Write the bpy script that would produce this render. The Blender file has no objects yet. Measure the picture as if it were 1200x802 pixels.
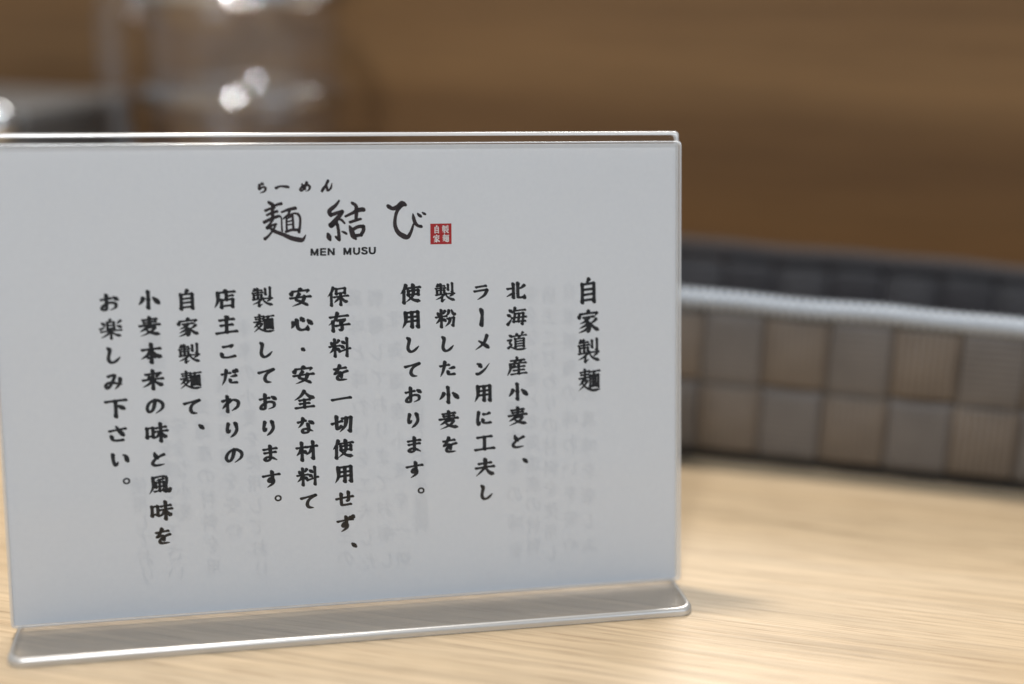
import bpy, math, random
from mathutils import Vector, Matrix
random.seed(7)
C = bpy.context.scene.collection
K = 0.001                                    # millimetres to metres
def R(d): return math.radians(d)

# ------------------------------------------------------------------ camera
YAW, PIT, ROL = 0.19892448, 0.28250449, 0.02090179
CAM = Vector((-27.50039, -366.01938, 195.62523))
fwd = Vector((math.sin(YAW)*math.cos(PIT), math.cos(YAW)*math.cos(PIT), -math.sin(PIT)))
rt = fwd.cross(Vector((0, 0, 1))).normalized(); up = rt.cross(fwd)
r2 = rt*math.cos(ROL)+up*math.sin(ROL); u2 = -rt*math.sin(ROL)+up*math.cos(ROL)
cd = bpy.data.cameras.new('camera'); cam = bpy.data.objects.new('camera', cd); C.objects.link(cam)
M3 = Matrix((r2, u2, -fwd)).transposed()
cam.matrix_world = Matrix.Translation(CAM*K) @ M3.to_4x4()
cd.sensor_width = 36; cd.lens = 1500/1200*36; cd.clip_start = .01; cd.clip_end = 50
cd.dof.use_dof = True; cd.dof.focus_distance = .398; cd.dof.aperture_fstop = 2.3
cd.dof.aperture_blades = 9
bpy.context.scene.camera = cam
def ray(x, y): return fwd + r2*((x-600)/1500) - u2*((y-401)/1500)
def hit(x, y, n, d0):                        # layout measured in the photograph -> a point of a plane of the place
    d = ray(x, y); return CAM + d*((d0-CAM.dot(n))/d.dot(n))

# ------------------------------------------------------------------ world, lamps, exposure
S = bpy.context.scene
w = bpy.data.worlds.new('World'); S.world = w; w.use_nodes = True
w.node_tree.nodes['Background'].inputs[0].default_value = (.83, .91, 1, 1)
w.node_tree.nodes['Background'].inputs[1].default_value = .36
S.view_settings.view_transform = 'Standard'; S.view_settings.look = 'None'
S.view_settings.exposure = .12; S.view_settings.gamma = 1
S.cycles.use_denoising = True
S.cycles.max_bounces = 16; S.cycles.transparent_max_bounces = 24
S.cycles.transmission_bounces = 10
S.cycles.caustics_reflective = False; S.cycles.caustics_refractive = False
def lamp(name, loc, target, watts, size, col, shape='DISK', size_y=None):
    l = bpy.data.lights.new(name, 'AREA'); l.energy = watts; l.shape = shape; l.size = size; l.color = col
    if size_y: l.size_y = size_y
    o = bpy.data.objects.new(name, l); C.objects.link(o); o.location = loc
    o.rotation_euler = (Vector(loc)-Vector(target)).to_track_quat('Z', 'Y').to_euler()
    return o
lamp('overhead_lamp', (-.15, .42, 1.50), (.05, .03, 0), 24, .12, (1, .93, .84))
lamp('overhead_lamp', (.60, 1.20, 1.20), (.2, .05, 0), 15, .6, (1, .95, .88))
lamp('overhead_lamp', (-.42, -.95, 1.45), (0, 0, 0), 12, .16, (.95, .97, 1))  # front lamp added to brighten the base edge, no known source
lamp('cool_fill_light', (1.3, -1.7, 1.1), (0, 0, .08), 7.5, 1.3, (.70, .84, 1), 'RECTANGLE', 1.0)  # soft fill added to light the card front, source unseen

# ------------------------------------------------------------------ materials
def mat(name):
    m = bpy.data.materials.new(name); m.use_nodes = True
    nt = m.node_tree; nt.nodes.clear()
    out = nt.nodes.new('ShaderNodeOutputMaterial')
    return m, nt, out
def nd(nt, t, **kw):
    n = nt.nodes.new(t)
    for k, v in kw.items():
        if k in n.inputs: n.inputs[k].default_value = v
        else: setattr(n, k, v)
    return n
def simple(name, col, rough=.5, spec=.5, metal=0, noise=None, coat=0):
    m, nt, out = mat(name)
    b = nd(nt, 'ShaderNodeBsdfPrincipled'); b.inputs['Base Color'].default_value = (*col, 1)
    b.inputs['Roughness'].default_value = rough; b.inputs['Metallic'].default_value = metal
    b.inputs['Specular IOR Level'].default_value = spec; b.inputs['Coat Weight'].default_value = coat
    if noise:
        tc = nd(nt, 'ShaderNodeTexCoord'); n = nd(nt, 'ShaderNodeTexNoise'); n.inputs['Scale'].default_value = noise[0]
        nt.links.new(tc.outputs['Object'], n.inputs['Vector'])
        mx = nd(nt, 'ShaderNodeMix', data_type='RGBA')
        mx.inputs[6].default_value = (*[c*(1-noise[1]) for c in col], 1); mx.inputs[7].default_value = (*[min(1, c*(1+noise[1])) for c in col], 1)
        nt.links.new(n.outputs[0], mx.inputs[0]); nt.links.new(mx.outputs[2], b.inputs['Base Color'])
    nt.links.new(b.outputs[0], out.inputs[0]); return m

def wood(name, light, mid, dark, scale, ang, rough, streak=.5, bump=.15, shift=0.):
    m, nt, out = mat(name); L = nt.links.new
    tc = nd(nt, 'ShaderNodeTexCoord'); rot = nd(nt, 'ShaderNodeMapping'); rot.inputs['Rotation'].default_value = (0, 0, -ang)
    L(tc.outputs['Object'], rot.inputs['Vector'])
    def stretched(sx, sy, sz, detail, rgh=.55, dist=0.):
        mp = nd(nt, 'ShaderNodeMapping'); mp.inputs['Scale'].default_value = (sx*scale, sy*scale, sz*scale); mp.inputs['Location'].default_value = (0, 0, shift)
        L(rot.outputs[0], mp.inputs['Vector'])
        n = nd(nt, 'ShaderNodeTexNoise'); n.inputs['Scale'].default_value = 1; n.inputs['Detail'].default_value = detail
        n.inputs['Roughness'].default_value = rgh; n.inputs['Distortion'].default_value = dist
        L(mp.outputs[0], n.inputs['Vector']); return n
    big = stretched(1.2, 14, 14, 4, .5, .6); fine = stretched(9, 330, 330, 3, .6, .2); pores = stretched(28, 900, 900, 2, .6)
    r1 = nd(nt, 'ShaderNodeValToRGB'); L(big.outputs[0], r1.inputs[0])
    e = r1.color_ramp.elements; e[0].position = .3; e[0].color = (*dark, 1); e[1].position = .72; e[1].color = (*light, 1)
    x = e.new(.5); x.color = (*mid, 1)
    r2_ = nd(nt, 'ShaderNodeValToRGB'); L(fine.outputs[0], r2_.inputs[0])
    r2_.color_ramp.elements[0].position = .3; r2_.color_ramp.elements[0].color = (1-streak*.55,)*3+(1,)
    r2_.color_ramp.elements[1].position = .62; r2_.color_ramp.elements[1].color = (1, 1, 1, 1)
    r3 = nd(nt, 'ShaderNodeValToRGB'); L(pores.outputs[0], r3.inputs[0])
    r3.color_ramp.elements[0].position = .3; r3.color_ramp.elements[0].color = (1-streak*.6, 1-streak*.68, 1-streak*.75, 1)
    r3.color_ramp.elements[1].position = .48; r3.color_ramp.elements[1].color = (1, 1, 1, 1)
    m1 = nd(nt, 'ShaderNodeMix', data_type='RGBA', blend_type='MULTIPLY'); m1.inputs[0].default_value = 1
    L(r1.outputs[0], m1.inputs[6]); L(r2_.outputs[0], m1.inputs[7])
    m2 = nd(nt, 'ShaderNodeMix', data_type='RGBA', blend_type='MULTIPLY'); m2.inputs[0].default_value = 1
    L(m1.outputs[2], m2.inputs[6]); L(r3.outputs[0], m2.inputs[7])
    b = nd(nt, 'ShaderNodeBsdfPrincipled'); b.inputs['Roughness'].default_value = rough
    b.inputs['Specular IOR Level'].default_value = .4
    L(m2.outputs[2], b.inputs['Base Color'])
    bp = nd(nt, 'ShaderNodeBump'); bp.inputs['Strength'].default_value = bump; bp.inputs['Distance'].default_value = .0004
    L(fine.outputs[0], bp.inputs['Height']); L(bp.outputs[0], b.inputs['Normal'])
    L(b.outputs[0], out.inputs[0]); return m

def acrylic(name, tint, strength=1.0, rough=.015, haze=0.):
    m, nt, out = mat(name); L = nt.links.new
    t = nd(nt, 'ShaderNodeBsdfTransparent'); t.inputs[0].default_value = (*tint, 1)
    g = nd(nt, 'ShaderNodeBsdfGlossy'); g.inputs['Roughness'].default_value = rough
    fr = nd(nt, 'ShaderNodeLayerWeight'); fr.inputs[0].default_value = .5
    pw = nd(nt, 'ShaderNodeMath', operation='POWER'); pw.inputs[1].default_value = 5; L(fr.outputs['Facing'], pw.inputs[0])
    ml = nd(nt, 'ShaderNodeMath', operation='MULTIPLY_ADD'); ml.inputs[1].default_value = .96; ml.inputs[2].default_value = .04; L(pw.outputs[0], ml.inputs[0])
    mu = nd(nt, 'ShaderNodeMath', operation='MULTIPLY'); mu.inputs[1].default_value = strength; mu.use_clamp = True; L(ml.outputs[0], mu.inputs[0])
    mx = nd(nt, 'ShaderNodeMixShader'); L(mu.outputs[0], mx.inputs[0])
    if haze:                                # pale haze mixed in to brighten the plate, standing in for light
        df = nd(nt, 'ShaderNodeBsdfDiffuse'); df.inputs[0].default_value = (.85, .87, .9, 1)
        sm = nd(nt, 'ShaderNodeMixShader'); sm.inputs[0].default_value = haze; L(t.outputs[0], sm.inputs[1]); L(df.outputs[0], sm.inputs[2])
        L(sm.outputs[0], mx.inputs[1])
    else: L(t.outputs[0], mx.inputs[1])
    L(g.outputs[0], mx.inputs[2])
    L(mx.outputs[0], out.inputs[0]); return m
def acrylic_edge(name, col, trans, gl=.10, gr=.18):          # machined, slightly frosted cut edge; its white stands in for piped light
    m, nt, out = mat(name); L = nt.links.new
    d = nd(nt, 'ShaderNodeBsdfDiffuse'); d.inputs[0].default_value = (*col, 1)
    tl = nd(nt, 'ShaderNodeBsdfTranslucent'); tl.inputs[0].default_value = (*col, 1)
    t = nd(nt, 'ShaderNodeBsdfTransparent'); t.inputs[0].default_value = (.93, .96, .98, 1)
    g = nd(nt, 'ShaderNodeBsdfGlossy'); g.inputs['Roughness'].default_value = gr
    a = nd(nt, 'ShaderNodeMixShader'); a.inputs[0].default_value = .6; L(d.outputs[0], a.inputs[1]); L(tl.outputs[0], a.inputs[2])
    b = nd(nt, 'ShaderNodeMixShader'); b.inputs[0].default_value = trans; L(a.outputs[0], b.inputs[1]); L(t.outputs[0], b.inputs[2])
    fr = nd(nt, 'ShaderNodeValue'); fr.outputs[0].default_value = gl
    c = nd(nt, 'ShaderNodeMixShader'); L(fr.outputs[0], c.inputs[0]); L(b.outputs[0], c.inputs[1]); L(g.outputs[0], c.inputs[2])
    L(c.outputs[0], out.inputs[0]); return m
def paper_mat():
    m, nt, out = mat('paper_white'); L = nt.links.new
    tc = nd(nt, 'ShaderNodeTexCoord'); n = nd(nt, 'ShaderNodeTexNoise'); n.inputs['Scale'].default_value = 900; n.inputs['Detail'].default_value = 3
    L(tc.outputs['Object'], n.inputs['Vector'])
    mx = nd(nt, 'ShaderNodeMix', data_type='RGBA'); mx.inputs[6].default_value = (.77, .79, .82, 1); mx.inputs[7].default_value = (.83, .85, .87, 1)
    L(n.outputs[0], mx.inputs[0])
    d = nd(nt, 'ShaderNodeBsdfDiffuse'); tl = nd(nt, 'ShaderNodeBsdfTranslucent')
    L(mx.outputs[2], d.inputs[0]); L(mx.outputs[2], tl.inputs[0])
    a = nd(nt, 'ShaderNodeMixShader'); a.inputs[0].default_value = .30; L(d.outputs[0], a.inputs[1]); L(tl.outputs[0], a.inputs[2])
    n2 = nd(nt, 'ShaderNodeTexNoise'); n2.inputs['Scale'].default_value = 26; n2.inputs['Detail'].default_value = 2; L(tc.outputs['Object'], n2.inputs['Vector'])
    bp = nd(nt, 'ShaderNodeBump'); bp.inputs['Strength'].default_value = .35; bp.inputs['Distance'].default_value = .0012
    L(n2.outputs[0], bp.inputs['Height']); L(bp.outputs[0], d.inputs['Normal'])
    L(a.outputs[0], out.inputs[0]); return m
def glass_mat(name, col=(.97, .985, 1), rough=.0, ior=1.49):
    m, nt, out = mat(name)
    g = nd(nt, 'ShaderNodeBsdfGlass'); g.inputs['Color'].default_value = (*col, 1); g.inputs['Roughness'].default_value = rough; g.inputs['IOR'].default_value = ior
    nt.links.new(g.outputs[0], out.inputs[0]); return m
def weave_mat(name, c1, c2, freq):
    m, nt, out = mat(name); L = nt.links.new
    uv = nd(nt, 'ShaderNodeUVMap'); mp = nd(nt, 'ShaderNodeMapping'); L(uv.outputs[0], mp.inputs['Vector'])
    wv = nd(nt, 'ShaderNodeTexWave', wave_type='BANDS', bands_direction='Y'); wv.inputs['Scale'].default_value = freq
    wv.inputs['Distortion'].default_value = 1.4; wv.inputs['Detail'].default_value = 1
    L(mp.outputs[0], wv.inputs['Vector'])
    wx = nd(nt, 'ShaderNodeTexWave', wave_type='BANDS', bands_direction='X'); wx.inputs['Scale'].default_value = freq*.55
    wx.inputs['Distortion'].default_value = 1.2; L(mp.outputs[0], wx.inputs['Vector'])
    ad = nd(nt, 'ShaderNodeMath', operation='MULTIPLY'); L(wv.outputs[1], ad.inputs[0]); L(wx.outputs[1], ad.inputs[1])
    ns = nd(nt, 'ShaderNodeTexNoise'); ns.inputs['Scale'].default_value = 60; tc = nd(nt, 'ShaderNodeTexCoord'); L(tc.outputs['Object'], ns.inputs['Vector'])
    f = nd(nt, 'ShaderNodeMath', operation='ADD'); L(ad.outputs[0], f.inputs[0])
    f2 = nd(nt, 'ShaderNodeMath', operation='MULTIPLY'); f2.inputs[1].default_value = .5; L(ns.outputs[0], f2.inputs[0]); L(f2.outputs[0], f.inputs[1])
    mx = nd(nt, 'ShaderNodeMix', data_type='RGBA'); mx.inputs[6].default_value = (*c1, 1); mx.inputs[7].default_value = (*c2, 1); L(f.outputs[0], mx.inputs[0])
    b = nd(nt, 'ShaderNodeBsdfPrincipled'); b.inputs['Roughness'].default_value = .38; b.inputs['Specular IOR Level'].default_value = .6
    L(mx.outputs[2], b.inputs['Base Color'])
    bp = nd(nt, 'ShaderNodeBump'); bp.inputs['Strength'].default_value = .6; bp.inputs['Distance'].default_value = .0006
    L(ad.outputs[0], bp.inputs['Height']); L(bp.outputs[0], b.inputs['Normal']); L(b.outputs[0], out.inputs[0]); return m

TH = -0.42889625                             # the tray, the wall and the grain run this way
M = {}
M['table'] = wood('table_ash_wood', (.54, .428, .295), (.492, .374, .240), (.415, .302, .180), 1.25, TH, .40, .5, .45)
M['wall'] = wood('partition_walnut_wood', (.235, .130, .052), (.160, .084, .032), (.092, .045, .018), .62, TH, .45, .35, .1, .20)
M['face'] = acrylic('clear_acrylic_face', (.975, .98, .985), .5)
M['base'] = acrylic('clear_acrylic_base', (.98, .98, .985), 3.0, .04, .07)
M['under'] = acrylic('clear_acrylic_underside', (.99, .99, .99), .3)
M['edge'] = acrylic_edge('acrylic_cut_edge', (.93, .96, 1), .42, .20, .22)
M['front_edge'] = acrylic_edge('acrylic_base_edge_painted_glow', (.97, .99, 1), .5, .42, .32)  # whitened to stand in for the glow of light piped through
M['paper'] = paper_mat()
M['ink'] = simple('black_ink', (.012, .011, .012), .6, .3)
M['logo'] = simple('dark_brown_ink', (.022, .012, .012), .6, .3)
M['red'] = simple('red_seal_ink', (.36, .008, .008), .6, .3)
M['sealwhite'] = simple('paper_inside_seal', (.78, .74, .72), .7, .2)
M['strip_a'] = weave_mat('woven_strip_brown', (.045, .035, .027), (.215, .170, .130), 5.6)  # brown tint puts the weave's directional sheen into the colour
M['strip_b'] = weave_mat('woven_strip_grey', (.048, .043, .040), (.195, .176, .163), 5.6)  # same strip greyed; sheen of the uprights put into the colour
M['strip_shade'] = weave_mat('woven_strip_painted_shade', (.025, .022, .024), (.085, .078, .082), 5.6)  # same strips darkened; shade inside the tray put into the colour
M['rim'] = simple('rim_cord_painted_sheen', (.36, .40, .45), .28, 1.0, noise=(300, .25))  # bluish pale tone puts the rim's reflected highlight into the colour
M['rimshade'] = simple('rim_cord_painted_shade', (.055, .052, .055), .6, .3, noise=(300, .3))  # same cord darkened; shade on the unlit rim put into its colour
M['dark'] = simple('tray_floor_shade', (.025, .022, .02), .8)  # dark floor tone also stands in for contact shade under the strips

# ------------------------------------------------------------------ mesh helpers
def mesh_obj(name, vs, fs, mats, parent=None, mi=None, uvs=None, smooth=False):
    me = bpy.data.meshes.new(name); me.from_pydata([Vector(v)*K for v in vs], [], fs)
    for m in (mats if isinstance(mats, (list, tuple)) else [mats]): me.materials.append(m)
    if mi: me.polygons.foreach_set('material_index', mi)
    if uvs:
        ul = me.uv_layers.new(name='UVMap')
        for lp in me.loops: ul.data[lp.index].uv = uvs[lp.vertex_index]
    if smooth: me.polygons.foreach_set('use_smooth', [True]*len(me.polygons))
    me.update()
    o = bpy.data.objects.new(name, me); C.objects.link(o)
    if parent: o.parent = parent
    return o
def empty(name, label, cat, loc=(0, 0, 0)):
    o = bpy.data.objects.new(name, None); C.objects.link(o); o.empty_display_size = .02
    o['label'] = label; o['category'] = cat; o.location = Vector(loc)*K
    return o
def rounded(w2, y0, y1, r0, r1, seg=8):      # outline of a plate: r0 front corners, r1 back corners
    pts = []
    for cx, cy, r, a0 in ((w2-r1, y1-r1, r1, 0), (-w2+r1, y1-r1, r1, 90), (-w2+r0, y0+r0, r0, 180), (w2-r0, y0+r0, r0, 270)):
        for k in range(seg+1):
            a = R(a0+90*k/seg); pts.append((cx+r*math.cos(a), cy+r*math.sin(a)))
    return pts
def plate(name, outline, lo, hi, place, mats, parent, bev=.25, bev_lo=None):
    """outline in (a, b); lo..hi along the third axis; place(a,b,c)->world mm; faces mat 0, rim mat 1; rim bevelled"""
    n = len(outline); cx = sum(p[0] for p in outline)/n; cy = sum(p[1] for p in outline)/n
    def inset(p):
        return (p[0]-math.copysign(bev, p[0]-cx), p[1]-math.copysign(bev, p[1]-cy))
    def ins(p, d): return (p[0]-math.copysign(d, p[0]-cx), p[1]-math.copysign(d, p[1]-cy))
    rings = []
    for z0, sg in ((lo, -1), (hi, 1)):
        bv = bev if sg > 0 or bev_lo is None else bev_lo
        rr = [[(*ins(p, bv*(1-math.sin(R(a)))), z0-sg*bv*(1-math.cos(R(a)))) for p in outline] for a in (0, 15, 30, 45, 60, 75, 90)]
        rings += rr if sg < 0 else rr[::-1]
    vs = [place(*v) for r in rings for v in r]; nr = len(rings); fs = [tuple(range(n))[::-1], tuple(range((nr-1)*n, nr*n))]; mi = [len(mats)-1 if len(mats) > 2 else 0, 0]
    for k in range(nr-1):
        for i in range(n):
            j = (i+1) % n; fs.append((k*n+i, k*n+j, (k+1)*n+j, (k+1)*n+i)); mi.append(1)
    o = mesh_obj(name, vs, fs, mats, parent, mi)
    o.data.polygons.foreach_set('use_smooth', [False, False]+[True]*(len(fs)-2))
    return o

# ------------------------------------------------------------------ setting
cT, sT = math.cos(TH), math.sin(TH)
E1 = Vector((cT, sT, 0)); NB = Vector((-sT, cT, 0)); B0 = Vector((197.119, 89.049, 0))
def W2(s, d, z): return B0 + E1*s + NB*d + Vector((0, 0, z))
def slab(name, s0, s1, d0, d1, z0, z1, m, parent=None, bev=0):
    vs = [W2(s, d, z) for s, d, z in ((s0, d0, z0), (s1, d0, z0), (s1, d1, z0), (s0, d1, z0), (s0, d0, z1), (s1, d0, z1), (s1, d1, z1), (s0, d1, z1))]
    o = mesh_obj(name, vs, [(3, 2, 1, 0), (4, 5, 6, 7), (0, 1, 5, 4), (1, 2, 6, 5), (2, 3, 7, 6), (3, 0, 4, 7)], m, parent)
    if bev:
        b = o.modifiers.new('bevel', 'BEVEL'); b.width = bev*K; b.segments = 2
    return o
WALL = 232
tb = slab('table_top', -1100, 1000, -900, WALL-.5, -30, 0, M['table'], None, 2); tb['kind'] = 'structure'
wl = slab('wall', -1100, 1000, WALL, WALL+25, -30, 262, M['wall'], None, 2)
wl['label'] = 'blurred brown wood grain partition wall behind the woven tray'; wl['category'] = 'wall'
fl = mesh_obj('floor', [(-4000, -4000, -740), (4000, -4000, -740), (4000, 4000, -740), (-4000, 4000, -740)], [(0, 1, 2, 3)],
              simple('floor_grey', (.22, .19, .16), .6, noise=(4, .2))); fl['kind'] = 'structure'

# ------------------------------------------------------------------ acrylic stand
LEAN = 0.17265345; T = 2.556; PW = 105.0; PH = 144.2
cL, sL = math.cos(LEAN), math.sin(LEAN)
U = Vector((1, 0, 0)); V = Vector((0, sL, cL)); N = Vector((0, -cL, sL)); O = Vector((0, 0, T))
def P(u, v, n): return O + U*u + V*v + N*n
stand = empty('acrylic_sign_stand', 'clear acrylic table sign stand leaning back on the pale wooden table', 'sign stand')
def rect(u0, u1, v0, v1, r=1.2): 
    pts = []
    for cx, cy, a0 in ((u1-r, v1-r, 0), (u0+r, v1-r, 90), (u0+r, v0+r, 180), (u1-r, v0+r, 270)):
        for k in range(4):
            a = R(a0+30*k); pts.append((cx+r*math.cos(a), cy+r*math.sin(a)))
    return pts
plate('front_panel', rect(-PW, PW, .5, PH), -1.6, 0, P, [M['face'], M['edge']], stand, .35)
plate('back_panel', rect(-PW, PW, .5, PH+3.2), -4.4, -2.1, P, [M['face'], M['edge']], stand, 1.1)
bo = rounded(PW-1.2, -18.2, 44, 4.5, 4.5)
plate('base_plate', bo, .05, T-.06, lambda a, b, c: Vector((a, b, c)), [M['base'], M['front_edge'], M['under']], stand, 1.3, .15)

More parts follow.
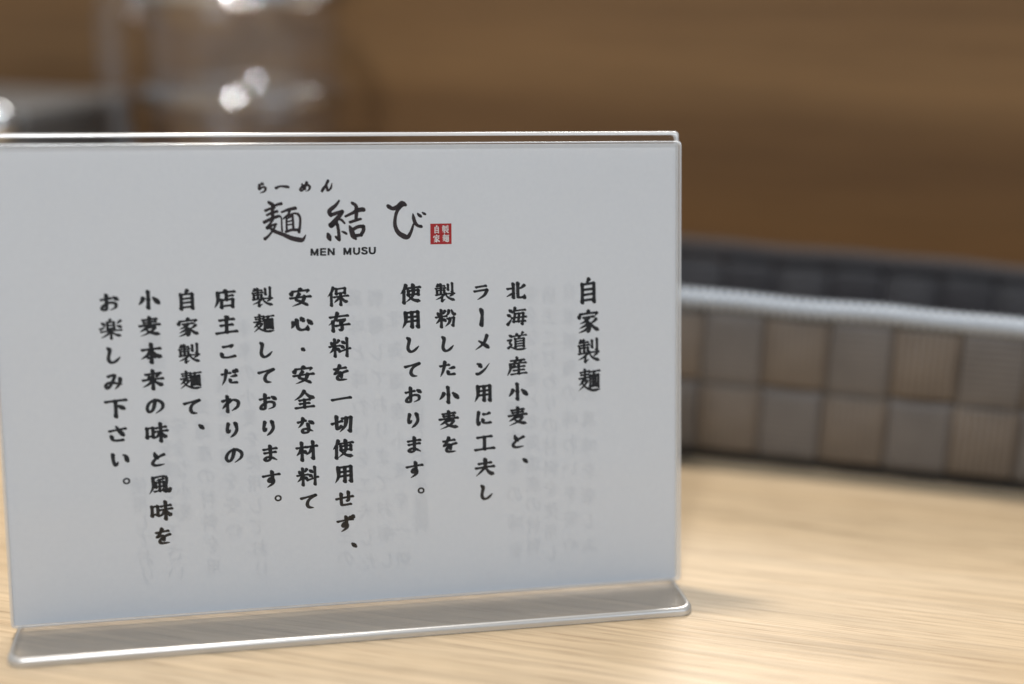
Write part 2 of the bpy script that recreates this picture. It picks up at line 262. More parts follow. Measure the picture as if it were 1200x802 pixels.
# ------------------------------------------------------------------ brush lettering
G = {
'小':'k 50,8 51,50 50,93 39,84|p 29,40 23,56 8,74|d 70,38 82,52 94,68',
'自':'p 54,1 44,18|n 25,21 25,97|n 25,22 76,20 76,97|n 27,45 73,43|n 27,67 73,65|n 27,90 73,89',
'家':'d 48,0 51,12|d 15,17 9,34|k 14,20 88,18 78,33|n 28,36 72,33|p 52,36 38,50 12,60|w 38,48 54,64 56,84 50,97 40,90|p 47,60 34,70 10,80|p 51,74 36,88 8,98|p 84,44 74,54 60,62|m 56,56 74,80 98,95',
'製':'p 16,4 6,18|n 12,14 46,12|n 4,26 52,24|n 28,3 29,54|n 11,36 11,50|k 12,37 47,36 46,49 40,48|n 64,8 64,36|k 85,2 85,50 75,45|n 6,61 94,58|d 49,50 52,58|p 46,60 30,75 4,86|k 34,74 34,96 52,86|p 85,64 70,75|m 52,62 68,82 98,97',
'麺':'n 12,13 50,10|n 14,25 46,23|n 6,39 53,36|n 31,2 31,38|p 26,40 20,54 4,68|p 18,52 42,50 30,68 4,92|m 16,54 34,78 64,93 99,92|n 50,15 96,12|p 72,14 66,26|n 54,28 54,80|n 54,29 90,28 90,80|n 66,30 66,75|n 78,30 78,75|n 66,45 77,45|n 66,59 77,59|n 55,77 89,76',
'北':'n 8,34 38,32|n 37,8 37,84|e 40,62 24,66 4,77|p 92,20 78,32 62,38|c 60,6 60,72 64,86 92,86|e 92,88 93,70',
'海':'d 12,8 26,20|d 4,34 18,44|e 8,92 18,76 30,56|p 44,2 40,18 28,32|n 42,18 94,16|n 44,34 36,79 94,78|k 44,35 86,34 80,95 70,88|n 28,57 99,55|n 64,36 60,78',
'道':'d 12,8 25,20|q 6,40 24,38 16,54 24,68 8,84|m 6,84 24,80 54,94 99,93|d 46,2 53,13|p 82,0 73,13|n 34,19 97,17|p 66,20 56,32|n 44,34 44,80|n 44,35 86,34 86,80|n 45,49 85,48|n 45,63 85,62|n 45,77 85,76',
'産':'n 51,0 51,14|n 20,16 86,14|d 36,18 42,28|p 70,16 61,30|n 16,34 94,31|p 18,34 18,62 2,96|p 38,42 25,60|n 34,53 88,51|n 59,40 59,90|n 34,71 84,69|n 22,92 97,89',
'麦':'n 20,15 80,12|n 24,29 76,26|n 6,44 94,41|n 50,2 50,43|p 42,46 30,60 6,74|p 38,56 72,54 54,78 8,98|m 30,60 54,82 97,95',
'用':'p 24,12 24,60 8,96|k 24,13 83,11 83,94 70,87|n 26,38 81,37|n 26,62 81,60|n 54,14 54,92',
'工':'n 16,19 84,16|n 50,18 50,84|n 4,87 97,84',
'夫':'n 20,27 80,24|n 6,50 94,47|p 51,3 48,50 6,95|m 53,52 72,80 97,93',
'粉':'d 8,14 18,30|p 46,10 36,28|n 2,42 52,39|n 27,4 28,96|p 26,44 16,62 2,76|d 32,48 46,62|p 66,8 62,26 50,40|m 78,6 84,24 99,38|k 58,53 89,50 84,94 73,87|p 71,54 66,76 46,96',
'使':'p 28,2 20,26 2,48|n 18,34 18,97|n 32,20 96,17|n 40,34 40,57|n 40,35 88,33 86,56|n 40,56 86,54|p 62,4 62,60 26,96|m 42,62 64,84 99,95',
'保':'p 28,2 18,28 2,48|n 18,34 18,97|n 42,10 42,36|n 42,11 84,9 82,35|n 42,35 82,33|n 32,54 97,51|n 63,36 63,97|p 60,56 32,84|m 66,56 80,76 98,86',
'存':'n 10,22 92,18|p 44,2 34,36 2,64|n 22,46 22,96|q 42,41 80,38 60,55|w 60,55 66,74 62,96 48,88|n 36,70 98,66',
'料':'d 8,14 18,30|p 46,10 36,28|n 2,42 52,39|n 27,4 28,96|p 26,44 16,62 2,76|d 32,48 46,62|d 58,14 70,26|d 55,38 67,50|n 48,72 99,58|n 84,2 84,98',
'一':'n 6,54 94,48',
'切':'n 2,46 48,34|c 24,8 24,68 32,76 46,64|k 50,21 92,17 86,94 72,86|p 70,20 64,62 38,95',
'安':'d 49,0 51,13|d 14,17 8,34|k 14,20 88,18 79,33|c 46,34 30,62 50,76 80,95|p 70,50 56,80 12,98|n 4,55 97,51',
'心':'p 14,46 12,62 2,76|c 30,34 33,72 48,88 78,85|e 78,86 80,64|d 46,18 58,36|d 77,34 95,56',
'全':'p 50,1 34,26 4,47|m 50,3 70,28 99,46|n 26,50 74,48|n 28,69 72,67|n 50,50 50,88|n 8,91 93,88',
'材':'n 4,30 48,27|n 28,2 28,98|p 27,32 18,54 2,72|d 32,44 45,56|n 52,28 99,25|k 80,2 80,95 67,87|p 78,30 66,56 48,72',
'店':'d 50,0 53,13|n 16,19 94,16|p 18,18 18,62 2,97|n 56,24 56,57|n 57,40 86,37|n 34,58 34,97|n 34,59 86,57 84,96|n 35,91 83,90',
'主':'d 42,0 57,14|n 20,24 83,21|n 25,53 77,50|n 50,24 50,88|n 4,92 97,88',
'本':'n 10,31 90,27|n 50,2 50,98|p 48,32 34,58 4,78|m 52,32 70,60 98,76|n 34,73 66,71',
'来':'n 18,20 84,17|d 29,26 36,40|p 72,24 62,40|n 6,49 94,46|n 50,2 50,98|p 48,50 34,70 4,86|m 52,50 70,70 97,84',
'味':'n 8,24 8,74|n 8,25 34,23 34,72|n 8,69 34,67|n 48,27 92,23|n 40,47 99,43|n 69,4 69,98|p 67,48 58,68 36,84|m 71,48 82,68 99,82',
'風':'p 20,8 20,62 2,96|c 20,10 79,8 79,66 92,93 98,76|p 68,18 50,24 34,26|n 32,37 32,62|n 32,38 68,36 68,60|n 32,60 68,59|n 50,24 50,82|n 26,85 66,80|d 62,68 76,88',
'楽':'p 50,0 43,12|n 36,14 36,50|n 36,15 65,14 65,50|n 37,31 63,30|n 37,47 63,46|d 8,12 22,24|e 4,48 16,42 26,32|p 94,10 78,24|d 76,32 94,42|n 6,62 96,58|n 50,50 50,99|p 46,62 34,78 6,93|m 54,62 68,78 96,91',
'下':'n 4,17 96,13|n 48,16 48,98|d 54,38 82,56',
'ら':'d 38,6 56,18|w 30,26 26,64 56,46 80,58 70,86 30,97',
'ー':'q 50,8 53,30 52,60 49,92',
'―':'q 6,56 40,46 94,56',
'め':'d 22,16 34,52 46,68|w 66,12 50,52 22,84 8,70 30,44 66,34 90,56 78,86 52,92',
'ラ':'n 22,17 80,13|k 12,43 88,38 84,46|p 87,40 70,72 28,98',
'メ':'p 80,6 58,56 8,92|d 28,34 54,54 84,80',
'ン':'d 14,18 30,26 38,38|e 14,86 30,84 62,60 92,22',
'に':'w 20,10 13,60 18,92 30,70|q 48,25 64,26 84,20|q 44,62 48,80 66,84 90,82',
'し':'w 28,8 36,20 28,70 42,93 66,88 92,62',
'た':'n 8,27 60,21|p 36,3 26,56 8,94|d 58,45 90,41|q 54,66 60,82 92,83',
'だ':'n 8,27 56,21|p 34,3 26,56 8,94|d 56,45 88,41|q 54,66 60,82 92,83|d 70,4 78,18|d 84,-2 92,12',
'て':'q 8,27 50,20 92,12|w 88,14 54,36 42,64 52,86 80,92',
'で':'q 8,27 50,20 92,12|w 88,14 54,36 42,64 52,86 80,92|d 66,36 74,48|d 82,30 90,42',
'を':'n 14,23 80,17|q 46,2 34,28 16,52 42,44 54,54 53,70|w 90,40 62,48 34,70 40,90 88,92',
'と':'d 30,6 34,26 44,42|w 84,26 44,44 20,72 36,90 86,87',
'お':'n 8,30 60,24|w 36,4 36,60 34,90 12,86 20,66 54,50 84,58 84,82 54,95|d 70,16 92,32',
'り':'w 28,12 22,44 27,66 40,48|q 66,12 72,16|w 68,12 76,50 62,78 38,97',
'ま':'n 14,23 86,19|n 18,45 82,41|w 51,2 52,60 50,84 34,92 18,82 36,70 60,76 90,95',
'す':'n 4,28 96,21|w 55,2 58,48 48,66 34,58 44,42 60,50 60,74 26,98',
'ず':'n 4,32 92,25|w 53,6 56,50 46,68 32,60 42,44 58,52 58,76 24,99|d 72,2 80,15|d 88,-4 96,9',
'せ':'n 2,46 97,37|w 72,8 72,54 66,64 56,56|c 30,16 30,76 40,88 86,86',
'な':'n 8,26 52,19|p 36,4 30,36 8,60|d 66,20 90,36|w 64,42 68,70 62,92 36,92 34,76 56,72 94,90',
'こ':'w 24,22 50,20 76,14 62,32|q 16,64 22,82 50,88 90,82',
'わ':'n 30,4 30,97|w 4,32 46,22 22,56 2,78|w 26,50 62,28 90,42 86,72 54,95',
'の':'w 54,14 42,64 22,84 8,62 22,28 58,12 92,34 90,68 54,95',
'み':'w 18,18 54,12 36,60 14,88 4,68 30,54 94,72|p 82,36 78,68 52,98',
'さ':'n 6,33 94,23|d 40,2 58,32 78,60|q 16,66 24,86 46,94 78,91',
'い':'w 16,18 16,52 28,86 44,64|d 68,22 84,36 92,62',
'・':'d 46,48 54,54',
'、':'d 68,8 84,26',
'。':'o 76,18 13',
}
def catmull(pts, n=5):
    if len(pts) < 3: return [(pts[0][0]+(pts[1][0]-pts[0][0])*i/4, pts[0][1]+(pts[1][1]-pts[0][1])*i/4) for i in range(5)]
    out = []; q = [pts[0]]+pts+[pts[-1]]
    for i in range(1, len(q)-2):
        p0, p1, p2, p3 = q[i-1:i+3]
        for k in range(n):
            t = k/n; out.append(tuple(.5*((2*p1[j])+(-p0[j]+p2[j])*t+(2*p0[j]-5*p1[j]+4*p2[j]-p3[j])*t*t+(-p0[j]+3*p1[j]-3*p2[j]+p3[j])*t**3) for j in (0, 1)))
    out.append(pts[-1]); return out
class Ink:
    def __init__(s): s.v = []; s.f = []
    def poly(s, pts):
        b = len(s.v); s.v += pts; s.f.append(tuple(range(b, b+len(pts))))
    def blob(s, x, y, r, sq=.78, ang=-48):
        a0 = R(ang); ca, sa = math.cos(a0), math.sin(a0)
        s.poly([(x+r*(math.cos(t)*ca*1.12-math.sin(t)*sa*sq), y+r*(math.cos(t)*-sa*1.12-math.sin(t)*ca*sq)) for t in [2*math.pi*k/10 for k in range(10)]])
    def ribbon(s, pts, ws):
        b = len(s.v); n = len(pts)
        for i, (x, y) in enumerate(pts):
            x0, y0 = pts[max(0, i-1)]; x1, y1 = pts[min(n-1, i+1)]
            dx, dy = x1-x0, y1-y0; L = math.hypot(dx, dy) or 1
            nx, ny = -dy/L, dx/L; h = ws[i]
            s.v += [(x+nx*h, y+ny*h), (x-nx*h, y-ny*h)]
        for i in range(n-1): s.f.append((b+2*i, b+2*i+1, b+2*i+3, b+2*i+2))
def widths(pts, prof, bw):
    acc = [0]
    for a, b in zip(pts, pts[1:]): acc.append(acc[-1]+math.hypot(b[0]-a[0], b[1]-a[1]))
    tot = acc[-1] or 1; ws = []
    for i, a in enumerate(acc):
        t = a/tot
        for (t0, v0), (t1, v1) in zip(prof, prof[1:]):
            if t0 <= t <= t1: v = v0+(v1-v0)*(t-t0)/(t1-t0 or 1); break
        x0, y0 = pts[max(0, i-1)]; x1, y1 = pts[min(len(pts)-1, i+1)]
        th = math.atan2(y1-y0, x1-x0)
        ws.append(bw/2*v*(.82+.30*abs(math.sin(th+.12))))
    return ws
PR = {'n':[(0,1.15),(.18,.9),(.8,.9),(1,1.15)], 'c':[(0,1.2),(.2,.95),(.9,1),(1,1.1)], 'k':[(0,1.15),(.3,.9),(1,1.05)],
      'p':[(0,1.2),(.35,1.05),(.75,.75),(1,.18)], 'm':[(0,.55),(.5,1.0),(.82,1.5),(1,.25)], 'd':[(0,.5),(.6,1.3),(1,1.35)],
      'e':[(0,1.3),(.4,1.0),(1,.2)], 'q':[(0,1.25),(.4,.85),(1,1.25)], 'w':[(0,1.2),(.3,.95),(.6,1.05),(.85,.95),(1,.3)]}
def draw(ink, ch, place, bw, slope=0.):
    """place((x,y) on the 100 grid) -> (u,v)"""
    for st in G[ch].split('|'):
        a = st.split(); ty = a[0]
        if ty == 'o':
            cx, cy = map(float, a[1].split(',')); r = float(a[2]); tmp = Ink()
            pts = [(cx+r*math.cos(2*math.pi*k/16), cy+r*math.sin(2*math.pi*k/16)) for k in range(17)]; tmp.ribbon(pts, [bw*.28]*17)
        else:
            pts = [tuple(map(float, q.split(','))) for q in a[1:]]; tmp = Ink()
            pts = [(x+random.uniform(-.7, .7), y+random.uniform(-.7, .7)) for x, y in pts]
            hook = None
            if ty == 'k': hook = pts[-2:]; body = pts[:-1]
            else: body = pts
            if ty in 'nk':
                segs = list(zip(body, body[1:])); tot = sum(math.hypot(b[0]-a_[0], b[1]-a_[1]) for a_, b in segs); acc = 0
                for i, (p0, p1) in enumerate(segs):
                    L = math.hypot(p1[0]-p0[0], p1[1]-p0[1])
                    nrm = (-(p1[1]-p0[1])/(L or 1), (p1[0]-p0[0])/(L or 1)); bow = L*.012
                    sp = [(p0[0]+(p1[0]-p0[0])*t+nrm[0]*bow*math.sin(math.pi*t)*-1, p0[1]+(p1[1]-p0[1])*t+nrm[1]*bow*math.sin(math.pi*t)*-1) for t in (0, .2, .5, .8, 1)]
                    pf = [(0, 1.15 if i == 0 else 1.05), (.2, .92), (.8, .92), (1, 1.15)]
                    ws = widths(sp, pf, bw); tmp.ribbon(sp, ws)
                    tmp.blob(*sp[0], ws[0]*1.02); tmp.blob(*sp[-1], ws[-1]*1.08)
                if hook: tmp.ribbon([hook[0], ((hook[0][0]+hook[1][0])/2, (hook[0][1]+hook[1][1])/2), hook[1]], [bw*.55, bw*.36, bw*.07])
            else:
                sp = catmull(pts); ws = widths(sp, PR[ty], bw); tmp.ribbon(sp, ws)
                if ws[0] > bw*.3: tmp.blob(*sp[0], ws[0]*1.02)
                if ws[-1] > bw*.3: tmp.blob(*sp[-1], ws[-1]*1.03)
        b = len(ink.v); ink.v += [place(x, y-slope*(x-50)) for x, y in tmp.v]; ink.f += [tuple(b+i for i in f) for f in tmp.f]

NP = -1.72                                   # front face of the card
DP = O.dot(N)+NP
def img(x, y, off=0.):                       # measured position on the card
    q = hit(x, y, N, O.dot(N)+NP) - O; return (q.dot(U), q.dot(V))
card = empty('menu_card', 'white paper card with vertical black brush lettering inside the clear stand', 'card')
PV0, PV1 = .9, PH-.6
cs = [P(u, v, n) for n in (NP, NP-.14) for u, v in ((-PW+.5, PV0), (PW-1.4, PV0), (PW-1.4, PV1), (-PW+.5, PV1))]
mesh_obj('paper', cs, [(0, 1, 2, 3), (7, 6, 5, 4), (1, 0, 4, 5), (2, 1, 5, 6), (3, 2, 6, 7), (0, 3, 7, 4)], M['paper'], card)
def flush(ink, name, m, n, parent, label=None):
    o = mesh_obj(name, [P(u, v, n) for u, v in ink.v], ink.f, m, parent)
    if label: o['label'] = label
    return o
def column(text, a, b, tail=None, size=6.5, bw=12.5, name='column_lettering', tall=.875):
    A = img(*a); B = img(*b); n = len(text); ink = Ink()
    for i, ch in enumerate(text):
        t = i/(n-1); cu = A[0]+(B[0]-A[0])*t; cv = A[1]+(B[1]-A[1])*t
        dense = sum(1 for _ in G[ch].split('|')); k = bw*1.38*(1.0 if dense < 6 else .93 if dense < 9 else .80 if dense < 12 else .70)
        sl = .0 if ch in 'ー・' else .07
        kana = ch in 'らめラメンにしただてをとおりますずせなこわのみさい'; sc = size*(.82 if kana else 1); k *= 1.08 if kana else 1
        draw(ink, ch, lambda x, y: (cu+(x-50)/100*sc, cv-(y-50)/100*sc*tall*(1.06 if kana else 1)), k, sl)
    if tail:
        ch, tx, ty = tail; cu, cv = img(tx, ty); q = (76, 18) if ch == '。' else (76, 17)
        draw(ink, ch, lambda x, y: (cu+(x-q[0])/100*size, cv-(y-q[1])/100*size*.9), bw*1.3, 0)
    flush(ink, name, M['ink'], NP+.03, card)
column('自家製麺', (689, 341), (690.5, 446), None, 7.5, 11.5, 'heading_lettering', 1.0)
column('北海道産小麦と', (604.5, 341.5), (607, 517), ('、', 614.5, 539))
column('ラーメン用に工夫し', (563.5, 342.5), (569, 577))
column('製粉した小麦を', (521.6, 343), (526.8, 522))
column('使用しております', (481, 344.5), (486, 551), ('。', 493.5, 575))
column('保存料を一切使用せず', (396, 347.5), (405, 614), ('、', 414, 638))
column('安心・安全な材料て', (351.8, 348), (361.7, 588))
column('製麺しております', (307.5, 348.5), (318, 562), ('。', 326, 584))
column('店主こだわりの', (263.5, 350), (274, 534))
column('自家製麺て', (218.5, 351.5), (225, 477), ('、', 235, 499.5))
column('小麦本来の味と風味を', (173.4, 351.5), (191, 629))
column('お楽しみ下さい', (127.7, 355), (140, 538.5), ('。', 148.3, 564))
# header, small kana
ink = Ink()
for ch, x, y, s in (('ら', 307, 220, 3.3), ('―', 330.5, 219, 3.9), ('め', 357.5, 219, 3.3), ('ん', 383, 218.5, 3.3)):
    cu, cv = img(x, y)
    G.setdefault('ん', 'w 62,0 38,46 4,96 22,60 44,48 52,74 60,92 84,70 96,24')
    draw(ink, ch, lambda a, b: (cu+(a-50)/100*s*1.05, cv-(b-50)/100*s), 21, .1)
flush(ink, 'small_kana_lettering', M['logo'], NP+.03, card)
# logo characters traced as brush strokes: crop pixels (origin, scale 13.37)
def traced(strokes, ox, oy, sc=13.37):
    ink = Ink()
    for st in strokes:
        pts = [(ox+a/sc, oy+b/sc) for a, b, w in st]; ws = [w/sc/2*1.13 for a, b, w in st]
        q = catmull([(p[0], p[1]) for p in pts], 6)
        if len(pts) == 2: wq = [ws[0]+(ws[1]-ws[0])*i/4 for i in range(5)]
        else:
            wq = []
            for i in range(len(ws)-1):
                for k in range(6): wq.append(ws[i]+(ws[i+1]-ws[i])*k/6)
            wq.append(ws[-1])
        t = Ink(); t.ribbon(q, wq)
        if wq[0] > .5: t.blob(*q[0], wq[0], .9)
        if wq[-1] > .5: t.blob(*q[-1], wq[-1], .9)
        b = len(ink.v); ink.v += [img(x, y) for x, y in t.v]; ink.f += [tuple(b+i for i in f) for f in t.f]
    return ink
men = [[(200,100,45),(250,130,55),(275,160,40)],[(270,160,38),(330,135,40),(395,118,46)],[(148,228,42),(230,195,36),(290,180,34)],[(170,300,34),(250,262,40),(330,240,42)],
       [(262,130,48),(258,220,52),(262,330,50)],[(130,410,50),(240,355,46),(350,315,44)],[(350,312,34),(385,320,26),(400,370,24),(404,470,26),(410,545,30)],
       [(262,360,44),(225,430,34),(175,500,50)],[(185,500,44),(250,460,36),(315,440,34)],[(310,440,34),(270,530,34),(200,620,34),(140,670,50)],
       [(190,470,30),(280,545,52),(420,600,56),(560,660,66),(700,688,70),(745,670,46),(782,605,10)],
       [(402,252,28),(500,215,44),(615,188,52)],[(520,225,50),(510,280,30),(450,335,28),(425,360,18)],
       [(430,350,22),(520,300,26),(600,270,28),(660,285,34)],[(655,280,40),(690,340,36),(690,460,36),(672,560,48)],
       [(478,350,32),(478,440,30),(484,540,34)],[(490,350,26),(540,325,30),(575,310,34)],[(570,300,34),(580,400,34),(585,520,38)],
       [(490,402,26),(560,385,22)],[(492,452,24),(560,440,22)],[(470,560,38),(560,530,40),(660,530,44)]]
ket = [[(300,72,28),(240,150,50),(150,230,66),(165,300,56)],[(165,300,54),(250,270,50),(350,240,52)],[(350,250,50),(280,340,66),(170,460,76)],
       [(180,460,70),(250,410,60),(270,370,30),(330,370,36),(385,425,30)],[(272,440,46),(292,560,46),(300,680,50)],[(300,690,40),(250,640,38)],
       [(128,600,50),(140,640,76),(155,680,50)],[(345,555,22),(385,572,38),(412,588,36)],
       [(505,110,46),(560,150,50),(570,230,60),(565,360,46)],[(400,318,34),(500,270,44),(600,220,66),(680,210,64)],[(470,410,40),(560,380,44),(640,358,34)],
       [(462,470,26),(490,530,70),(520,620,78),(560,668,40)],[(520,520,50),(600,480,50),(680,475,54)],[(680,475,56),(680,540,54),(640,610,50)],[(560,620,50),(650,608,44)]]
bi = [[(135,160,60),(200,195,54),(280,170,70),(350,125,96),(400,135,50)],[(330,150,60),(275,230,50),(245,330,46),(240,460,54),(290,570,64),(380,630,76),(440,640,60),(490,560,44),(520,470,34),(532,430,20)],
      [(520,275,14),(530,340,50),(555,420,52),(600,465,42),(650,475,46)],[(595,275,26),(615,298,44),(640,315,44)],[(668,258,22),(695,275,38),(712,282,34)]]
for s, ox in ((men, 300), (ket, 375), (bi, 445)):
    flush(traced(s, ox, 230), 'logo_lettering', M['logo'], NP+.03, card)
# latin line
LT = {'M':['0,10 0,0', '0,0 3.5,8.6 7,0', '7,0 7,10'], 'E':['0,0 0,10', '0,.8 6,.8', '0,5 5.6,5', '0,9.2 6,9.2'], 'N':['0,10 0,0', '0,.4 6,9.6', '6,10 6,0'],
      'U':['0,0 0,6.4 .9,8.6 3,9.3 5.1,8.6 6,6.4 6,0'], 'S':['6,2.4 5,1 3,.7 1,1.2 .5,2.7 1.4,4.1 4.8,5.2 5.9,6.9 5.2,8.7 3,9.3 .9,8.7 0,7']}
ink = Ink()
for ch, x0, y0 in (('M', 365, 300), ('E', 376.2, 299.6), ('N', 385, 299.4), ('M', 403.5, 299), ('U', 414.8, 298.6), ('S', 424, 298.3), ('U', 433.2, 298)):
    for st in LT[ch]:
        pts = [tuple(map(float, q.split(','))) for q in st.split()]; t = Ink()
        for p0, p1 in zip(pts, pts[1:]):
            t.ribbon([p0, p1], [1.2, 1.2])
        if len(pts) > 2:
            for p in pts[1:-1]: t.poly([(p[0]+1.2*math.cos(a*.785), p[1]+1.2*math.sin(a*.785)) for a in range(8)])
        b = len(ink.v); ink.v += [img(x0+x*1.02, y0-8.4+y*.84) for x, y in t.v]; ink.f += [tuple(b+i for i in f) for f in t.f]
flush(ink, 'latin_lettering', M['ink'], NP+.03, card)
# red seal
sq = Ink(); sq.poly([img(504.2, 262.4), img(529, 262), img(529.2, 286.2), img(504.4, 286.6)])
seal = flush(sq, 'red_seal', M['red'], NP+.03, card)
ink = Ink()
for ch, x, y in (('自', 511.6, 269), ('製', 522, 269), ('家', 511.6, 279.6), ('麺', 522.3, 279.4)):
    cu, cv = img(x, y); draw(ink, ch, lambda a, b: (cu+(a-50)/100*2.15, cv-(b-50)/100*2.35), 12, .03)
flush(ink, 'seal_lettering', M['sealwhite'], NP+.045, seal)
# print on the back of the card: reads from behind, ghosts through the paper
gcols = [('小麦本来の風味を楽しみ', 690, 341, 640), ('自家製麺の味わいを安心', 668, 341, 637), ('店主こだわりの材料を使用し', 645, 345, 648), ('安全な小麦と北海道産の材料', 624, 345, 640), ('粉本来の味を', 603, 480, 645),
         ('使用しております保存料', 492, 480, 616), ('北海道産小麦を一切', 468, 375, 655), ('製麺しておりまてお楽し', 447, 350, 656), ('風味と味わいを工夫した', 424, 350, 660), ('店主の', 404, 600, 655),
         ('本来の小麦を使用しており', 296, 385, 668), ('自家製麺を安心', 268, 450, 620), ('北海道産の材料を用', 242, 450, 665), ('安全な小麦', 213, 500, 600), ('風味と小麦を楽しみ下さい', 194, 400, 672), ('使用しており', 168, 570, 675)]
for text, x, y0, y1 in gcols:
    lean = (690-x)/570*.11; A = img(x-lean*(y1-y0)*.5, y0); B = img(x+lean*(y1-y0)*.5, y1); n = len(text); ink = Ink()
    for i, ch in enumerate(text):
        t = i/(n-1); cu = A[0]+(B[0]-A[0])*t; cv = A[1]+(B[1]-A[1])*t
        draw(ink, ch, lambda a, b: (cu-(a-50)/100*4.9, cv-(b-50)/100*5.4), 13, .05)
    flush(ink, 'back_lettering', M['ink'], NP-.17, card)

# ------------------------------------------------------------------ woven tray
tray = empty('woven_tray', 'shallow grey brown woven tray with corded rim, out of focus at the right', 'tray', W2(0, 50, 0))
tray_loc = tray.location.copy()
def tpart(o):
    o.parent = tray; o.matrix_parent_inverse = Matrix.Translation(-tray_loc); return o
S0, S1, D0, D1 = -54.2-25*6, -54.2+25*13, 0., 102.
PITCH = 24.6; ROWS = [(5, 34.5), (34.5, 64.5)]
def strip(path, width_axis, name, m, half):
    """path: list of (point, outward normal); ribbon 1.2 mm thick, 'half' wide"""
    vs = []; uvs = []; n = len(path); s = 0
    for i, (p, nn) in enumerate(path):
        if i: s += (p-path[i-1][0]).length
        for sd, dn in ((-1, -.1), (-.86, .55), (.86, .55), (1, -.1), (.86, -.6), (-.86, -.6)):
            vs.append(p+width_axis*half*sd+nn*dn); uvs.append((s/25, sd*half/25+.5))
    fs = [(i*6+k, i*6+(k+1) % 6, (i+1)*6+(k+1) % 6, (i+1)*6+k) for i in range(n-1) for k in range(6)]
    fs += [tuple(range(6))[::-1], tuple(range((n-1)*6, n*6))]
    return tpart(mesh_obj(name, vs, fs, m, None, None, uvs, True))
def bulge(t):                                # rounded square wave
    x = math.sin(t); return math.copysign(abs(x)**.45, x)
def side(origin, axis, out, length, ma=None):
    ncol = max(2, round(length/PITCH)); pt = length/ncol
    Zv = Vector((0, 0, 1))
    for i in range(ncol):                    # upright strips
        base = origin+axis*(pt*(i+.5)); ph = 1 if i % 2 else -1; path = []
        for k in range(25):
            z = 5+61*k/24; o = ph*1.6*bulge((z-4.5)/30*math.pi)
            path.append((base+Zv*z+out*o, out))
        strip(path, axis, 'upright_strip', ma or M['strip_b'], pt*.487)
    for r, (z0, z1) in enumerate(ROWS):      # level strips
        path = []; N_ = ncol*8
        for k in range(N_+1):
            a = length*k/N_; ii = a/pt
            o = -1.6*(1 if r == 0 else -1)*(-1)*bulge(ii*math.pi)
            path.append((origin+axis*a+Zv*((z0+z1)/2)+out*o, out))
        strip(path, Zv, 'level_strip', ma or M['strip_a'], 14.4)
side(W2(S0, D0, 0), E1, -NB, S1-S0)
side(W2(S0, D1, 0), E1, -NB, S1-S0, M['strip_shade'])
side(W2(S0, D0, 0), NB, -E1, D1-D0)
side(W2(S1, D0, 0), NB, E1, D1-D0)
tpart(slab('tray_floor', S0+1.5, S1-1.5, D0+1.5, D1-1.5, .2, 6, M['dark']))
def rim_z(s, d): return 68.2-1.6*(s/65.)*(.9)
# rim: cord with wrapped thread geometry
def rim():
    r = 3.7; path = []
    def seg(a, b, n):
        for k in range(n): path.append((a[0]+(b[0]-a[0])*k/n, a[1]+(b[1]-a[1])*k/n))
    rr = 6
    corners = [((S0+rr, D0), (S1-rr, D0), (S1-rr, D0+rr), -90), ((S1, D0+rr), (S1, D1-rr), (S1-rr, D1-rr), 0), ((S1-rr, D1), (S0+rr, D1), (S0+rr, D1-rr), 90), ((S0, D1-rr), (S0, D0+rr), (S0+rr, D0+rr), 180)]
    for a, b, c, a0 in corners:
        L = math.dist(a, b); seg(a, b, max(2, int(L/.55)))
        for k in range(12): t = R(a0+90*k/12); path.append((c[0]+rr*math.cos(t), c[1]+rr*math.sin(t)))
    n = len(path); m = 14; vs = []
    for i, (s, d) in enumerate(path):
        s1, d1 = path[(i+1) % n]; s0, d0 = path[i-1]; tx, ty = s1-s0, d1-d0; L = math.hypot(tx, ty); tx /= L; ty /= L
        z = rim_z(max(-80, min(90, s)), d)+.2+.35*math.sin(s/21)+.25*math.sin(s/8.3+d)
        for k in range(m):
            a = 2*math.pi*k/m; q = r+.85*math.cos(2*math.pi*(i*.55/3.4)+a*1.3)
            ox = math.cos(a)*q*.85; oz = math.sin(a)*q
            vs.append(W2(s+ty*ox, d-tx*ox, z+oz))
    fs = [(i*m+k, i*m+(k+1) % m, ((i+1) % n)*m+(k+1) % m, ((i+1) % n)*m+k) for i in range(n) for k in range(m)]
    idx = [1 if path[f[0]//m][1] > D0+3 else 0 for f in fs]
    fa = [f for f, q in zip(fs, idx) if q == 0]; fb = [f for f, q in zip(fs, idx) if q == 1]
    for f_, mm, lab in ((fa, M['rim'], 'shiny front rim wrapped in cord, its highlight painted pale'), (fb, M['rimshade'], 'rim around the back and ends, shade painted dark')):
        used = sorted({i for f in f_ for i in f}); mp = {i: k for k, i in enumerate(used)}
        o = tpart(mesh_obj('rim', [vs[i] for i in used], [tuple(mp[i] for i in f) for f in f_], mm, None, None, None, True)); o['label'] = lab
rim()

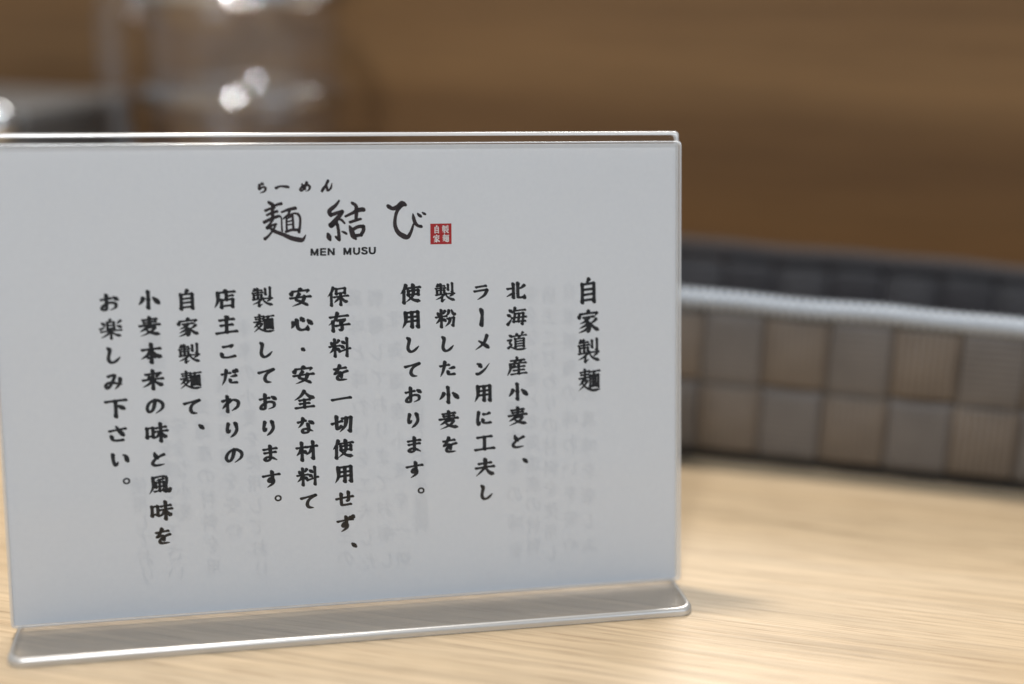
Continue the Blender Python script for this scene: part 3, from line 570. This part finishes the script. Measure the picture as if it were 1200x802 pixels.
# ------------------------------------------------------------------ blurred things at the back left
def lathe(name, prof, loc, m, parent, seg=48):
    vs = []; n = len(prof)
    for k in range(seg):
        a = 2*math.pi*k/seg
        for r, z in prof: vs.append(Vector(loc)+Vector((r*math.cos(a), r*math.sin(a), z)))
    fs = [(k*n+i, ((k+1) % seg)*n+i, ((k+1) % seg)*n+i+1, k*n+i+1) for k in range(seg) for i in range(n-1)]
    return mesh_obj(name, vs, fs, m, parent, None, None, True)
def tube(name, pts, r, m, parent, flat=1.0):
    q = []
    P_ = [Vector(p) for p in pts]; P_ = [P_[0]]+P_+[P_[-1]]
    for i in range(1, len(P_)-2):
        for k in range(6):
            t = k/6; p0, p1, p2, p3 = P_[i-1:i+3]
            q.append(.5*((2*p1)+(-p0+p2)*t+(2*p0-5*p1+4*p2-p3)*t*t+(-p0+3*p1-3*p2+p3)*t**3))
    q.append(P_[-1]); vs = []; m_ = 12
    for i, p in enumerate(q):
        t = (q[min(i+1, len(q)-1)]-q[max(i-1, 0)]).normalized(); a = t.cross(NB).normalized(); b = NB
        for k in range(m_):
            an = 2*math.pi*k/m_; vs.append(p+a*r*math.cos(an)+b*r*flat*math.sin(an))
    fs = [(i*m_+k, i*m_+(k+1) % m_, (i+1)*m_+(k+1) % m_, (i+1)*m_+k) for i in range(len(q)-1) for k in range(m_)]
    fs += [tuple(range(m_))[::-1], tuple(range((len(q)-1)*m_, len(q)*m_))]
    return mesh_obj(name, vs, fs, m, parent, None, None, True)
M['pitcher'] = acrylic('clear_plastic_pitcher', (.985, .985, .99), 1.3, .06)
M['handle'] = acrylic('clear_plastic_handle', (.97, .97, .98), 2.6, .08)
# stands close to the wall, left of the sign
PX = W2(-322, 150, 0)
pit = empty('water_pitcher', 'tall clear water pitcher with a side handle, blurred behind the sign', 'pitcher', PX)
def ppart(o): o.parent = pit; o.matrix_parent_inverse = Matrix.Translation(-PX*K); return o
prof = [(0, .5), (44, .5), (48, 3), (49.5, 12), (50.5, 108), (52.6, 112), (53.4, 117), (52.6, 122), (51.4, 126), (52.5, 160), (53, 178), (54.6, 181), (54.6, 185), (53.2, 187), (51.4, 185), (50, 160), (48.4, 110), (47, 14), (44, 8), (0, 8)]
ppart(lathe('body', prof, PX, M['pitcher'], None))
def torus(R_, r, z, n=12): return [(R_+r*math.cos(2*math.pi*k/n), z+r*math.sin(2*math.pi*k/n)) for k in range(n+1)]
M['chrome'] = simple('polished_steel', (.80, .82, .85), .07, .5, 1)
M['ring'] = acrylic('clear_highlight_ring', (.96, .97, .98), 5., .04)  # ring added round the pitcher to give blurred lamp highlights
ppart(lathe('highlight_ring', torus(54.5, 5, 130), PX, M['ring'], None))
M['rimring'] = acrylic('clear_highlight_lip', (.96, .97, .98), 9., .04)  # lip ring added, over-reflective so that lamps glint along the top
ppart(lathe('highlight_lip', torus(56, 5.5, 181), PX, M['rimring'], None))
hx = (-E1*.98+NB*-.1).normalized()
ppart(tube('handle', [PX+hx*50+Vector((0, 0, 168)), PX+hx*66+Vector((0, 0, 178)), PX+hx*74+Vector((0, 0, 168)), PX+hx*74+Vector((0, 0, 120)), PX+hx*68+Vector((0, 0, 92)), PX+hx*49+Vector((0, 0, 84))], 8, M['handle'], None, 1.2))
# napkin box
M['metal'] = simple('grey_painted_metal', (.11, .11, .11), .34, .5, .15, noise=(40, .12))
M['napkin'] = simple('napkin_paper', (.22, .215, .21), .8, .2)
BX = W2(-480, 130, 0)
box = empty('napkin_box', 'blurred grey metal napkin box at the far left against the wall', 'napkin box', BX)
def bpart(o): o.parent = box; o.matrix_parent_inverse = Matrix.Translation(-BX*K); return o
b = slab('shell', -560, -412, 80, 190, 0, 122, M['metal'], None, 5); bpart(b)
bpart(slab('napkin', -545, -427, 77.5, 79.5, 14, 108, M['napkin'], None, 1))
bpart(slab('face_plate', -548, -424, 75.4, 77.2, 40, 80, M['metal'], None, .8))

q = hit(-9, 146, NB, B0.dot(NB)+70)
kp = [(11*math.sin(R(a)), -11*math.cos(R(a))) for a in range(0, 181, 15)]
bpart(lathe('glint_ball', kp, q, M['chrome'], None, 24))  # chrome ball added only to give a blurred highlight
